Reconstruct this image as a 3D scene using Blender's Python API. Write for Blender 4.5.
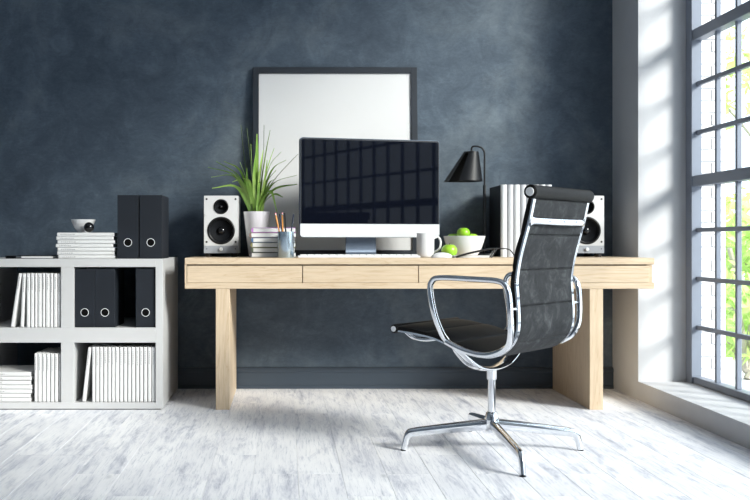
import bpy, bmesh, math, random
from mathutils import Vector, Matrix, Euler
R = random.Random(7)
PI = math.pi
sc = bpy.context.scene
for o in list(bpy.data.objects):
    bpy.data.objects.remove(o)
C = sc.collection

# ------------------------------------------------------------------ camera
F_PX, VX, VY, CAM_Z = 952.0, 286.0, 243.0, 0.824
cam_d = bpy.data.cameras.new('camera')
cam = bpy.data.objects.new('camera', cam_d); C.objects.link(cam)
cam.location = (0, 0, CAM_Z); cam.rotation_euler = (PI/2, 0, 0)
cam_d.sensor_width = 36.0; cam_d.sensor_fit = 'HORIZONTAL'
cam_d.lens = F_PX/750*36
cam_d.shift_x = (375-VX)/750; cam_d.shift_y = (VY-250)/750
cam_d.clip_start = 0.05; cam_d.clip_end = 300
sc.camera = cam
# ------------------------------------------------------------------ sky, sun, exposure
world = bpy.data.worlds.new('sky'); sc.world = world; world.use_nodes = True
wn = world.node_tree; bg = wn.nodes['Background']
bg.inputs[0].default_value = (0.81, 0.90, 1.0, 1); bg.inputs[1].default_value = 2.9
sun_d = bpy.data.lights.new('sun', 'SUN'); sun = bpy.data.objects.new('sun', sun_d); C.objects.link(sun)
sun_d.energy = 9.0; sun_d.angle = math.radians(17); sun_d.color = (1.0, 0.96, 0.905)
SUN_DIR = Vector((-1.0, 0.84, -0.63))
sun.rotation_euler = SUN_DIR.to_track_quat('-Z', 'Y').to_euler()
sun.location = (8, -3, 6)
sc.view_settings.view_transform = 'Standard'; sc.view_settings.look = 'None'
sc.view_settings.exposure = 0.0; sc.view_settings.gamma = 1.0
sc.view_settings.use_curve_mapping = False

def px(x, y, Y):
    """photo pixel at depth Y -> point"""
    return ((x-VX)*Y/F_PX, Y, CAM_Z-(y-VY)*Y/F_PX)

# ------------------------------------------------------------------ helpers
def mesh_of(bm, name, smooth=False, ang=None):
    me = bpy.data.meshes.new(name)
    bmesh.ops.recalc_face_normals(bm, faces=bm.faces[:])
    bm.to_mesh(me); bm.free()
    if smooth:
        for p in me.polygons: p.use_smooth = True
        if ang is not None: me.set_sharp_from_angle(angle=math.radians(ang))
    return me
def link(name, me, mat=None, parent=None, loc=(0,0,0), rot=(0,0,0)):
    o = bpy.data.objects.new(name, me); C.objects.link(o)
    o.location = loc; o.rotation_euler = rot
    if mat is not None and me is not None and not me.materials: me.materials.append(mat)
    if parent is not None: o.parent = parent
    return o
def obj(name, bm, mat, parent=None, smooth=False, ang=35, loc=(0,0,0), rot=(0,0,0)):
    return link(name, mesh_of(bm, name, smooth, ang), mat, parent, loc, rot)
def thing(name, label, cat, loc=(0,0,0), rotz=0, group=None):
    o = bpy.data.objects.new(name, None); C.objects.link(o)
    o.empty_display_size = 0.05; o.location = loc; o.rotation_euler = (0,0,rotz)
    return tag(o, label, cat, group)
def tag(o, label, cat, group=None):
    o['label'] = label; o['category'] = cat
    if group: o['group'] = group
    return o
def struct(o): o['kind'] = 'structure'; return o
def stuff(o): o['kind'] = 'stuff'; return o
def dup(root, loc=None, rot=None, label=None, group=None):
    r = root.copy(); C.objects.link(r)
    if loc is not None: r.location = loc
    if rot is not None: r.rotation_euler = rot
    if label: r['label'] = label
    if group: r['group'] = group
    for ch in list(root.children):
        c = ch.copy(); C.objects.link(c); c.parent = r
        for g in list(ch.children):
            d = g.copy(); C.objects.link(d); d.parent = c
    return r
def NB(): return bmesh.new()
def box(bm, x0, x1, y0, y1, z0, z1, bev=0.0, seg=1):
    g = bmesh.ops.create_cube(bm, size=1.0)
    vs = g['verts']
    for v in vs:
        v.co = Vector((x0+(v.co.x+.5)*(x1-x0), y0+(v.co.y+.5)*(y1-y0), z0+(v.co.z+.5)*(z1-z0)))
    if bev > 0:
        es = list({e for v in vs for e in v.link_edges})
        bmesh.ops.bevel(bm, geom=es, offset=bev, segments=seg, affect='EDGES', profile=0.5)
    return bm
def bx(x0, x1, y0, y1, z0, z1, bev=0.0, seg=1): return box(NB(), x0, x1, y0, y1, z0, z1, bev, seg)
def lathe(bm, prof, n=32, M=None, cap=True):
    """prof: list of (r,z); closed at axis when r==0"""
    rings = []
    for r, z in prof:
        if r < 1e-6: rings.append([bm.verts.new((0,0,z))])
        else: rings.append([bm.verts.new((r*math.cos(2*PI*i/n), r*math.sin(2*PI*i/n), z)) for i in range(n)])
    for a, b in zip(rings, rings[1:]):
        for i in range(n):
            j = (i+1) % n
            if len(a) == 1 and len(b) == 1: continue
            if len(a) == 1: bm.faces.new((a[0], b[i], b[j]))
            elif len(b) == 1: bm.faces.new((a[i], a[j], b[0]))
            else: bm.faces.new((a[i], a[j], b[j], b[i]))
    if cap:
        for rg in (rings[0], rings[-1]):
            if len(rg) > 1: bm.faces.new(rg)
    if M is not None:
        for rg in rings:
            for v in rg: v.co = M @ v.co
    return bm
def catmull(P, n=8):
    P = [Vector(p) for p in P]
    Q = [2*P[0]-P[1]] + P + [2*P[-1]-P[-2]]
    out = []
    for i in range(1, len(Q)-2):
        a, b, c, d = Q[i-1], Q[i], Q[i+1], Q[i+2]
        for k in range(n):
            t = k/n
            out.append(0.5*((2*b)+(c-a)*t+(2*a-5*b+4*c-d)*t*t+(3*b-a-3*c+d)*t**3))
    out.append(P[-1].copy())
    return out
def sweep(bm, pts, sect, side=None, scale=None, cap=True, closed_sect=True):
    """sweep a section [(u,v)] along pts; u along 'side', v along side x tangent"""
    n = len(pts); rings = []
    prev = None
    for i, p in enumerate(pts):
        t = (pts[min(i+1, n-1)]-pts[max(i-1, 0)]).normalized()
        if side is not None:
            s = Vector(side); s = (s-t*s.dot(t)).normalized()
        else:
            if prev is None:
                h = Vector((0,0,1)) if abs(t.z) < .9 else Vector((1,0,0))
                s = h.cross(t).normalized()
            else: s = (prev-t*prev.dot(t)).normalized()
            prev = s
        v = s.cross(t).normalized()
        k = scale[i] if scale else (1, 1)
        if not isinstance(k, (tuple, list)): k = (k, k)
        rings.append([bm.verts.new(p+s*(a*k[0])+v*(b*k[1])) for a, b in sect])
    m = len(sect)
    for a, b in zip(rings, rings[1:]):
        for i in range(m if closed_sect else m-1):
            j = (i+1) % m
            bm.faces.new((a[i], a[j], b[j], b[i]))
    if cap and closed_sect:
        bm.faces.new(rings[0]); bm.faces.new(rings[-1])
    return bm
def ell(a, b, n=12, pw=1.0):
    out = []
    for i in range(n):
        c, s = math.cos(2*PI*i/n), math.sin(2*PI*i/n)
        out.append((a*math.copysign(abs(c)**pw, c), b*math.copysign(abs(s)**pw, s)))
    return out
def tube(bm, pts, r, n=10, scale=None): return sweep(bm, [Vector(p) for p in pts], ell(r, r, n), None, scale)

# ------------------------------------------------------------------ materials
MATS = {}
def mat(name, col, rough=.5, metal=0.0, spec=.5, **kw):
    m = bpy.data.materials.new(name); m.use_nodes = True
    b = m.node_tree.nodes['Principled BSDF']
    b.inputs['Base Color'].default_value = (*col, 1); b.inputs['Roughness'].default_value = rough
    b.inputs['Metallic'].default_value = metal; b.inputs['Specular IOR Level'].default_value = spec
    for k, v in kw.items(): b.inputs[k].default_value = v
    MATS[name] = m
    return m
def nodes(m): nt = m.node_tree; return nt, nt.nodes, nt.links, nt.nodes['Principled BSDF']
def ramp(nt, stops):
    r = nt.nodes.new('ShaderNodeValToRGB'); e = r.color_ramp.elements
    while len(e) < len(stops): e.new(.5)
    for q, (p, c) in zip(e, stops): q.position = p; q.color = (*c, 1)
    return r
def coords(nt, scale=(1,1,1), kind='Object', rnd=0.0, rot=(0,0,0)):
    tc = nt.nodes.new('ShaderNodeTexCoord'); mp = nt.nodes.new('ShaderNodeMapping')
    mp.inputs['Scale'].default_value = scale; mp.inputs['Rotation'].default_value = rot
    nt.links.new(tc.outputs[kind], mp.inputs['Vector'])
    if rnd:
        oi = nt.nodes.new('ShaderNodeObjectInfo'); mu = nt.nodes.new('ShaderNodeMath'); mu.operation = 'MULTIPLY'
        mu.inputs[1].default_value = rnd
        nt.links.new(oi.outputs['Random'], mu.inputs[0]); cb = nt.nodes.new('ShaderNodeCombineXYZ')
        for i in range(3): nt.links.new(mu.outputs[0], cb.inputs[i])
        nt.links.new(cb.outputs[0], mp.inputs['Location'])
    return mp.outputs[0]
def noise(nt, vec, scale, detail=6, rough=.55, dist=0.0):
    n = nt.nodes.new('ShaderNodeTexNoise'); n.inputs['Scale'].default_value = scale
    n.inputs['Detail'].default_value = detail; n.inputs['Roughness'].default_value = rough
    n.inputs['Distortion'].default_value = dist
    nt.links.new(vec, n.inputs['Vector']); return n.outputs['Fac']
def mixc(nt, a, b, f, mode='MIX'):
    n = nt.nodes.new('ShaderNodeMix'); n.data_type = 'RGBA'; n.blend_type = mode
    for s, v in ((n.inputs[6], a), (n.inputs[7], b), (n.inputs[0], f)):
        if hasattr(v, 'node'): nt.links.new(v, s)
        elif isinstance(v, tuple): s.default_value = (*v, 1)
        else: s.default_value = v
    return n.outputs[2]
def bump(nt, h, strength, dist, b):
    n = nt.nodes.new('ShaderNodeBump'); n.inputs['Strength'].default_value = strength
    n.inputs['Distance'].default_value = dist
    nt.links.new(h, n.inputs['Height']); nt.links.new(n.outputs[0], b.inputs['Normal'])

# plaster wall, dark slate blue
M_WALL = mat('slate_plaster', (.07,.1,.14), .62, spec=.35)
nt, N, L, B = nodes(M_WALL)
v = coords(nt, (1,1,1))
n1 = noise(nt, v, 1.3, 9, .62, .6); n2 = noise(nt, v, 5.5, 10, .68, 1.2); n3 = noise(nt, coords(nt, (2,2,9)), 4, 8, .7)
c1 = ramp(nt, [(.30,(.042,.060,.086)), (.5,(.074,.101,.134)), (.68,(.128,.158,.186))]); L.new(n1, c1.inputs[0])
c2 = ramp(nt, [(.3,(.58,.60,.63)), (.55,(1,1,1)), (.75,(1.5,1.47,1.42))]); L.new(n2, c2.inputs[0])
col = mixc(nt, c1.outputs[0], c2.outputs[0], .75, 'MULTIPLY')
vo = N.new('ShaderNodeTexVoronoi'); vo.feature = 'DISTANCE_TO_EDGE'; vo.inputs['Scale'].default_value = 2.1
wv = N.new('ShaderNodeVectorMath'); wv.operation = 'ADD'; nz = N.new('ShaderNodeTexNoise'); nz.inputs['Scale'].default_value = 3; nz.inputs['Detail'].default_value = 6
L.new(v, nz.inputs['Vector']); L.new(v, wv.inputs[0]); L.new(nz.outputs['Color'], wv.inputs[1]); L.new(wv.outputs[0], vo.inputs['Vector'])
cr = ramp(nt, [(0,(1,1,1)), (.006,(0,0,0))]); L.new(vo.outputs['Distance'], cr.inputs[0])
gate = ramp(nt, [(.52,(0,0,0)), (.7,(.3,.3,.3))]); L.new(n3, gate.inputs[0])
cf = mixc(nt, cr.outputs[0], gate.outputs[0], 1.0, 'MULTIPLY')
col = mixc(nt, col, (.2,.235,.27), cf)
n4 = noise(nt, coords(nt, (1,1,2.2)), 34, 9, .75, .8); c4 = ramp(nt, [(.32,(.74,.75,.77)), (.52,(1,1,1)), (.72,(1.3,1.28,1.25))]); L.new(n4, c4.inputs[0])
col = mixc(nt, col, c4.outputs[0], .7, 'MULTIPLY')
L.new(col, B.inputs['Base Color']); bump(nt, n2, .12, .01, B)

def wood(name, stops, rough=.5, axis='X', rnd=30):
    m = mat(name, (.7,.55,.4), rough, spec=.4); nt, N, L, B = nodes(m)
    sc_ = {'X': (.9,9,9), 'Z': (9,9,.9), 'Y': (9,.9,9)}[axis]
    v = coords(nt, sc_, rnd=rnd)
    a = noise(nt, v, 1.4, 4, .5, 1.4)
    w = N.new('ShaderNodeMath'); w.operation = 'MULTIPLY'; w.inputs[1].default_value = 7
    L.new(a, w.inputs[0]); fr = N.new('ShaderNodeMath'); fr.operation = 'PINGPONG'; fr.inputs[1].default_value = .5
    L.new(w.outputs[0], fr.inputs[0]); db = N.new('ShaderNodeMath'); db.operation = 'MULTIPLY'; db.inputs[1].default_value = 2; L.new(fr.outputs[0], db.inputs[0])
    r = ramp(nt, stops); L.new(db.outputs[0], r.inputs[0])
    fine = noise(nt, coords(nt, tuple(x*6 for x in sc_), rnd=rnd), 2.5, 4, .6)
    r2 = ramp(nt, [(.3,(.9,.88,.85)), (.7,(1.04,1.03,1.02))]); L.new(fine, r2.inputs[0])
    L.new(mixc(nt, r.outputs[0], r2.outputs[0], .8, 'MULTIPLY'), B.inputs['Base Color'])
    bump(nt, fine, .05, .002, B)
    return m
MAPLE = [(0,(.52,.39,.262)), (.12,(.58,.455,.322)), (.5,(.605,.483,.348)), (1,(.625,.505,.372))]
M_WOODX = wood('maple_lengthwise', MAPLE, .45, 'X'); M_WOODZ = wood('maple_upright', MAPLE, .45, 'Z')

# whitewashed plank
M_PLANK = mat('whitewashed_plank', (.8,.8,.8), .55, spec=.3)
nt, N, L, B = nodes(M_PLANK)
v = coords(nt, (9,1.2,9), rnd=40); g = noise(nt, v, 2.0, 10, .74, .5); f = noise(nt, coords(nt, (60,3.0,60), rnd=40), 2.2, 9, .75, .6)
big = noise(nt, coords(nt, (2.2,.9,2), rnd=17), 1.6, 5, .6, .5)
c = ramp(nt, [(.30,(.36,.38,.45)), (.40,(.66,.67,.725)), (.50,(.88,.88,.90)), (.75,(.94,.94,.945))]); L.new(g, c.inputs[0])
c2 = ramp(nt, [(.36,(.60,.63,.69)), (.47,(.97,.97,.98)), (.7,(1.03,1.03,1.03))]); L.new(f, c2.inputs[0])
c3 = ramp(nt, [(.35,(.88,.885,.91)), (.60,(1.03,1.03,1.03))]); L.new(big, c3.inputs[0])
col = mixc(nt, c.outputs[0], c2.outputs[0], .85, 'MULTIPLY'); col = mixc(nt, col, c3.outputs[0], 1.0, 'MULTIPLY')
vk = N.new('ShaderNodeTexVoronoi'); vk.inputs['Scale'].default_value = 1.0
L.new(coords(nt, (6,2.2,1), rnd=23), vk.inputs['Vector'])
kr = ramp(nt, [(.02,(.5,.5,.5)), (.09,(0,0,0))]); L.new(vk.outputs['Distance'], kr.inputs[0])
col = mixc(nt, col, (.25,.27,.31), kr.outputs[0])
L.new(col, B.inputs['Base Color']); bump(nt, f, .15, .003, B)

M_WHITE = mat('pale_grey_wall_paint', (.50,.51,.53), .6, spec=.3)
nt, N, L, B = nodes(M_WHITE); q = noise(nt, coords(nt), 6, 6); r = ramp(nt, [(.3,(.475,.485,.51)), (.7,(.52,.53,.55))]); L.new(q, r.inputs[0]); L.new(r.outputs[0], B.inputs['Base Color'])
M_CEIL = mat('ceiling_paint', (.45,.48,.52), .8)
M_FAR = mat('grey_wall_paint', (.20,.23,.27), .7)
M_SKIRT = mat('slate_skirting_paint', (.045,.062,.085), .45)
M_SUB = mat('floor_joint_grey', (.80,.81,.83), .8)
M_BRICK = mat('whitewashed_brick', (.80,.77,.75), .8)
nt, N, L, B = nodes(M_BRICK); q = noise(nt, coords(nt, rnd=9), 30, 6); r = ramp(nt, [(.3,(.70,.66,.64)), (.7,(.84,.81,.79))]); L.new(q, r.inputs[0]); L.new(r.outputs[0], B.inputs['Base Color'])
M_MORTAR = mat('mortar', (.60,.57,.55), .9)
M_FRAME = mat('grey_window_metal', (.17,.195,.245), .45, spec=.4)
M_SHELF = mat('white_shelf_lacquer', (.54,.54,.545), .4)
M_PAPER = mat('white_paper_cover', (.70,.70,.70), .55)
M_PRINT = mat('grey_spine_print', (.42,.42,.43), .6)
M_BLACKC = mat('charcoal_binder_board', (.013,.016,.022), .5, spec=.3)
nt, N, L, B = nodes(M_BLACKC); q = noise(nt, coords(nt), 90, 4); bump(nt, q, .08, .001, B)
M_BLACK = mat('black', (.008,.008,.010), .4)
M_HOLE = mat('hole_black', (.002,.002,.002), .8, spec=.1)
M_RIM = mat('ring_metal', (.75,.75,.75), .25, 1.0)
M_CHROME = mat('polished_chrome', (.80,.82,.85), .07, 1.0)
M_BRUSH = mat('brushed_aluminium', (.72,.74,.77), .28, 1.0)
M_LEATHER = mat('black_leather', (.018,.019,.021), .55, spec=.16)
nt, N, L, B = nodes(M_LEATHER)
q = noise(nt, coords(nt), 14, 9, .7, .8); r = ramp(nt, [(.35,(.003,.003,.0035)), (.6,(.007,.007,.0075)), (.8,(.018,.018,.019))]); L.new(q, r.inputs[0]); L.new(r.outputs[0], B.inputs['Base Color'])
q2 = noise(nt, coords(nt), 160, 5); bump(nt, q2, .25, .002, B)
M_LEATHERB = mat('grey_black_mesh_leather', (.06,.066,.072), .75, spec=.2)
nt, N, L, B = nodes(M_LEATHERB)
q = noise(nt, coords(nt), 16, 10, .75, .6); r = ramp(nt, [(.32,(.008,.009,.011)), (.52,(.020,.022,.025)), (.75,(.075,.08,.085))]); L.new(q, r.inputs[0]); L.new(r.outputs[0], B.inputs['Base Color'])
q2 = noise(nt, coords(nt), 220, 5); bump(nt, q2, .3, .002, B)
M_SILVER = mat('silver_plastic', (.80,.81,.83), .35, 0.0)
M_CHIN = mat('silver_aluminium_chin', (.52,.53,.55), .5, .2)
M_SCREEN = mat('dark_glass_screen', (.003,.004,.008), .03, spec=.09)
M_BEZEL = mat('dark_bezel', (.02,.022,.028), .25)
M_STAND = mat('grey_aluminium_stand', (.11,.14,.19), .4, .5)
M_CANVAS = mat('white_poster_paper', (.66,.66,.665), .7, spec=.2)
M_PFRAME = mat('black_picture_frame', (.022,.027,.036), .4)
M_CER = mat('white_ceramic', (.72,.72,.73), .18)
M_SPKW = mat('white_speaker_lacquer', (.64,.64,.645), .3)
M_SPKG = mat('grey_speaker_panel', (.34,.36,.40), .4)
M_RUB = mat('rubber_surround', (.006,.006,.007), .35, spec=.35)
M_CONE = mat('black_cone', (.006,.007,.009), .7, spec=.12)
M_LAMP = mat('black_lamp_metal', (.007,.008,.010), .45, spec=.3)
M_KEY = mat('white_keys', (.82,.82,.83), .4)
M_SOIL = mat('potting_soil', (.03,.02,.015), .9)
M_APPLE = mat('green_apple_skin', (.30,.58,.03), .28)
nt, N, L, B = nodes(M_APPLE); q = noise(nt, coords(nt, rnd=5), 12, 5); r = ramp(nt, [(.3,(.22,.52,.015)), (.7,(.42,.68,.06))]); L.new(q, r.inputs[0]); L.new(r.outputs[0], B.inputs['Base Color'])
M_STEM = mat('apple_stem_brown', (.10,.05,.02), .7)
M_LEAF = mat('green_leaf', (.13,.30,.045), .42)
nt, N, L, B = nodes(M_LEAF); q = noise(nt, coords(nt, (1,1,1), rnd=11), 6, 4)
r = ramp(nt, [(.3,(.14,.30,.045)), (.5,(.27,.47,.08)), (.72,(.50,.66,.20))]); L.new(q, r.inputs[0]); L.new(r.outputs[0], B.inputs['Base Color'])
M_LEAFD = mat('dark_tip_leaf', (.12,.18,.05), .5)
M_PEN_O = mat('orange_pencil_paint', (.75,.33,.09), .4); M_PEN_B = mat('dark_blue_pencil_paint', (.02,.03,.06), .4)
M_ERASER = mat('pink_eraser', (.75,.30,.33), .6)
M_CUP = mat('blue_grey_metal_cup', (.46,.56,.65), .25, .9)
M_GRASS = mat('lawn_green', (.16,.34,.05), .9)
nt, N, L, B = nodes(M_GRASS); q = noise(nt, coords(nt), 3, 8); r = ramp(nt, [(.3,(.10,.26,.03)), (.7,(.36,.52,.10))]); L.new(q, r.inputs[0]); L.new(r.outputs[0], B.inputs['Base Color'])
M_BARK = mat('tree_bark', (.38,.34,.28), .9)
M_FOL = mat('sunlit_foliage', (.34,.58,.07), .6, **{'Subsurface Weight': 0.0})
nt, N, L, B = nodes(M_FOL); q = noise(nt, coords(nt), 4, 5); r = ramp(nt, [(.3,(.42,.64,.14)), (.7,(.70,.80,.34))]); L.new(q, r.inputs[0]); L.new(r.outputs[0], B.inputs['Base Color'])
tr = N.new('ShaderNodeBsdfTranslucent'); L.new(r.outputs[0], tr.inputs[0]); ms = N.new('ShaderNodeMixShader'); ms.inputs[0].default_value = .45
out = [n for n in N if n.type == 'OUTPUT_MATERIAL'][0]
L.new(B.outputs[0], ms.inputs[1]); L.new(tr.outputs[0], ms.inputs[2]); L.new(ms.outputs[0], out.inputs[0])
# window glass: clear sheet with fresnel reflection
M_GLASS = bpy.data.materials.new('window_glass'); M_GLASS.use_nodes = True
nt = M_GLASS.node_tree; N, L = nt.nodes, nt.links; out = [n for n in N if n.type == 'OUTPUT_MATERIAL'][0]
t_ = N.new('ShaderNodeBsdfTransparent'); t_.inputs[0].default_value = (.96,.98,.975,1); g_ = N.new('ShaderNodeBsdfGlossy'); g_.inputs['Roughness'].default_value = .02
lw = N.new('ShaderNodeLayerWeight'); lw.inputs[0].default_value = .5; pw = N.new('ShaderNodeMath'); pw.operation = 'POWER'; pw.inputs[1].default_value = 5.0
fr = N.new('ShaderNodeMath'); fr.operation = 'MULTIPLY_ADD'; fr.inputs[1].default_value = .48; fr.inputs[2].default_value = .02; ms = N.new('ShaderNodeMixShader')
L.new(lw.outputs['Facing'], pw.inputs[0]); L.new(pw.outputs[0], fr.inputs[0]); L.new(fr.outputs[0], ms.inputs[0]); L.new(t_.outputs[0], ms.inputs[1]); L.new(g_.outputs[0], ms.inputs[2]); L.new(ms.outputs[0], out.inputs[0])

# ------------------------------------------------------------------ room shell
XL, XR, XO, YB, YF, ZC = -2.75, 1.852, 2.31, 5.40, -2.6, 3.5
floor = struct(obj('floor', bx(XL, XR, YF, YB, -.08, -.0042), M_SUB))
PW, X0 = .158, .042
plank_cache = {}
def plank_mesh(w, l):
    k = (round(w,3), round(l,3))
    if k not in plank_cache:
        bm = NB(); e, h = .0004, .004
        c = .0008
        lo = [bm.verts.new(p) for p in ((e,e,-h),(w-e,e,-h),(w-e,l-e,-h),(e,l-e,-h))]
        mi = [bm.verts.new(p) for p in ((e,e,-c),(w-e,e,-c),(w-e,l-e,-c),(e,l-e,-c))]
        to = [bm.verts.new(p) for p in ((e+c,e+c,0),(w-e-c,e+c,0),(w-e-c,l-e-c,0),(e+c,l-e-c,0))]
        for a, b in ((lo,mi),(mi,to)):
            for i in range(4): bm.faces.new((a[i],a[(i+1)%4],b[(i+1)%4],b[i]))
        bm.faces.new(to); bm.faces.new(lo)
        me = mesh_of(bm, 'plank'); me.materials.append(M_PLANK); plank_cache[k] = me
    return plank_cache[k]
i0 = math.floor((XL-X0)/PW)
xs = [XL] + [X0+PW*i for i in range(i0+1, 60) if X0+PW*i < XR-.01] + [XR]
for a, b in zip(xs, xs[1:]):
    y = YF - R.choice([0,.3,.6,.9])
    while y < YB-.01:
        y2 = min(y+1.2, YB); y1 = max(y, YF)
        if y2-y1 > .02: link('plank', plank_mesh(b-a, y2-y1), None, floor, (a, y1, 0))
        y += 1.2
struct(obj('wall_back', bx(XL-.1, XO, YB, YB+.1, -.08, ZC), M_WALL))
struct(obj('wall_left', bx(XL-.1, XL, YF-.1, YB, -.08, ZC), M_FAR))
struct(obj('wall_front', bx(XL-.1, XO, YF-.1, YF, -.08, ZC), M_FAR))
struct(obj('ceiling', bx(XL-.1, XO, YF-.1, YB+.1, ZC, ZC+.1), M_CEIL))
# skirting on the slate wall: tall board with two mouldings
prof = [(0,0),(.020,0),(.020,.018),(.016,.020),(.016,.092),(.020,.096),(.020,.106),(.012,.118),(0,.12)]
bm = NB(); ra = [bm.verts.new((XL, YB-d, z)) for d, z in prof]; rb = [bm.verts.new((XR, YB-d, z)) for d, z in prof]
for i in range(len(prof)):
    j = (i+1) % len(prof); bm.faces.new((ra[i], ra[j], rb[j], rb[i]))
bm.faces.new(ra); bm.faces.new(rb)
struct(obj('baseboard_back', bm, M_SKIRT))

# right wall with deep window bays
SILL_Z, HEAD_Z = .096, 3.20
BAYS = [(.34, 5.005), (-2.4, -.05)]      # Y ranges
bm = NB()
box(bm, XR, XO, YF, YB, -.08, SILL_Z)
box(bm, XR, XO, YF, YB, HEAD_Z, ZC)
edges = [YF] + [q for b in reversed(BAYS) for q in b] + [YB]
for a, b in zip(edges[::2], edges[1::2]): box(bm, XR, XO, a, b, SILL_Z, HEAD_Z)
wall_r = struct(obj('wall_right', bm, M_WHITE))
# whitewashed brick on the outer jamb of the near bay
bk = {}
def brick_mesh(w):
    if w not in bk:
        me = mesh_of(box(NB(), 0, w, 0, .008, 0, .056, .0025), 'brick'); me.materials.append(M_BRICK); bk[w] = me
    return bk[w]
z = SILL_Z+.006; k = 0
while z+.056 < HEAD_Z:
    cuts = [(2.160,.148)] if k % 2 == 0 else [(2.160,.070),(2.238,.070)]
    for x, w in cuts: link('brick', brick_mesh(w), None, wall_r, (x, 4.9965+R.uniform(0,.002), z))
    z += .064; k += 1
# windows
XM = 2.14
def window(name, ya, yb, ncol):
    w = bpy.data.objects.new(name, None); C.objects.link(w); struct(w); w.location = (XM, yb, SILL_Z)
    W = yb-ya; H = HEAD_Z-SILL_Z
    # outer frame, local: x across wall, y negative towards camera, z up
    bm = NB(); fx0, fx1 = -.04, .016
    box(bm, fx0, fx1, -.072, -.001, 0, H, .003); box(bm, fx0, fx1, -W+.001, -W+.072, 0, H, .003)
    obj('jamb', bm, M_FRAME, w)
    obj('bottom_rail', bx(-.030, .030, -W+.072, -.072, 0.001, .036, .003), M_FRAME, w)
    obj('head_rail', bx(-.030, .030, -W+.072, -.072, H-.036, H-.001, .003), M_FRAME, w)
    z0 = .038; step = .2525
    zs = [z0+step*i for i in range(13)]          # bar heights
    thick = {4, 7, 11} ; zb = []
    ys = [-.072-(W-.144)*i/ncol for i in range(ncol+1)]
    mv = mesh_of(bx(-.012, .012, -.010, .010, .036, H-.036, .002), 'mullion'); mv.materials.append(M_FRAME)
    for y in ys[1:-1]: link('mullion', mv, None, w, (0, y, 0))
    mh = mesh_of(bx(-.013, .010, -W+.072, -.072, -.011, .011, .002), 'glazing_bar'); mh.materials.append(M_FRAME)
    mt = mesh_of(bx(-.034, .028, -W+.072, -.072, -.028, .028, .003), 'transom'); mt.materials.append(M_FRAME)
    for i in range(1, 12):
        zz = zs[i]
        if i in thick: link('transom', mt, None, w, (0, 0, zz))
        else: link('glazing_bar', mh, None, w, (0, 0, zz))
    dy = (W-.144)/ncol
    zz = zs[:12]+[H-.03]
    gp = {}
    for i in range(12):
        h = round(zz[i+1]-zz[i]-.004, 4)
        if h not in gp:
            gp[h] = mesh_of(bx(.0135, .0165, -dy+.002, -.002, .002, h), 'pane'); gp[h].materials.append(M_GLASS)
        for y in ys[:-1]: link('pane', gp[h], None, w, (0, y, zz[i]))
for i, (a, b) in enumerate(BAYS): window('window_%d' % (i+1), a, b, round((b-a-.144)/.2153))

# ------------------------------------------------------------------ desk
t = thing('desk', 'long pale maple desk with drawers on two slab legs', 'desk', (0.66, 4.70, 0))
dx = -0.66
DL, DR = -.50+dx, 1.819+dx
obj('desk_top', bx(DL, DR, 0, .66, .718, .750, .0015), M_WOODX, t)
obj('bottom_panel', bx(DL, DR, 0, .66, .598, .6275, .0015), M_WOODX, t)
obj('end_panel', bx(DL, DL+.009, .001, .66, .6275, .718), M_WOODZ, t)
obj('back_panel', bx(DL+.009, DR-.02, .64, .66, .6275, .718), M_WOODX, t)
obj('drawer_case', bx(DR-.0325, DR-.0225, .02, .64, .6275, .718), M_WOODX, t)
obj('recessed_end_panel', bx(DR-.0222, DR, .030, .64, .6275, .718), M_WOODX, t)
dxs = [px(x, 0, 4.7)[0]+dx for x in (186.6, 302.5, 418.5, 534.5, 649.7)]
for a, b in zip(dxs, dxs[1:]):
    dr = obj('drawer', bx(a+.002, b-.002, .003, .021, .6285, .7115, .001), M_WOODX, t)
    obj('drawer_box', bx(a+.012, b-.012, .022, .52, .632, .700), M_WOODX, dr)
for a, b in ((-.347,-.279), (1.500,1.566)):
    obj('leg', bx(a+dx, b+dx, .002, .655, 0, .598, .0015), M_WOODZ, t)

# ------------------------------------------------------------------ cube shelf
SY = 4.70
t = thing('cube_shelf', 'white cube shelf of four compartments standing beside the desk', 'shelf', (-1.079, SY, 0))
sx = 1.079; D = .665
SXL, SXR = -1.549, -.609
obj('side_panel', bx(SXR-.035+sx, SXR+sx, 0, D, .005, .746, .001), M_SHELF, t)
obj('side_panel', bx(SXL+sx, SXL+.035+sx, 0, D, .005, .746, .001), M_SHELF, t)
obj('top_panel', bx(SXL+.035+sx, SXR-.035+sx, 0, D, .7055, .746, .001), M_SHELF, t)
obj('bottom_panel', bx(SXL+.035+sx, SXR-.035+sx, 0, D, .005, .0366, .001), M_SHELF, t)
obj('shelf_board', bx(SXL+.035+sx, SXR-.035+sx, 0, D, .332, .406, .001), M_SHELF, t)
for z0, z1 in ((.0366,.332), (.406,.7055)):
    obj('divider', bx(-1.111+sx, -1.0466+sx, 0, D, z0, z1, .001), M_SHELF, t)
obj('plinth', bx(SXL+.02+sx, SXR-.012+sx, .012, D-.02, 0, .005), M_BLACK, t)

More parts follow.
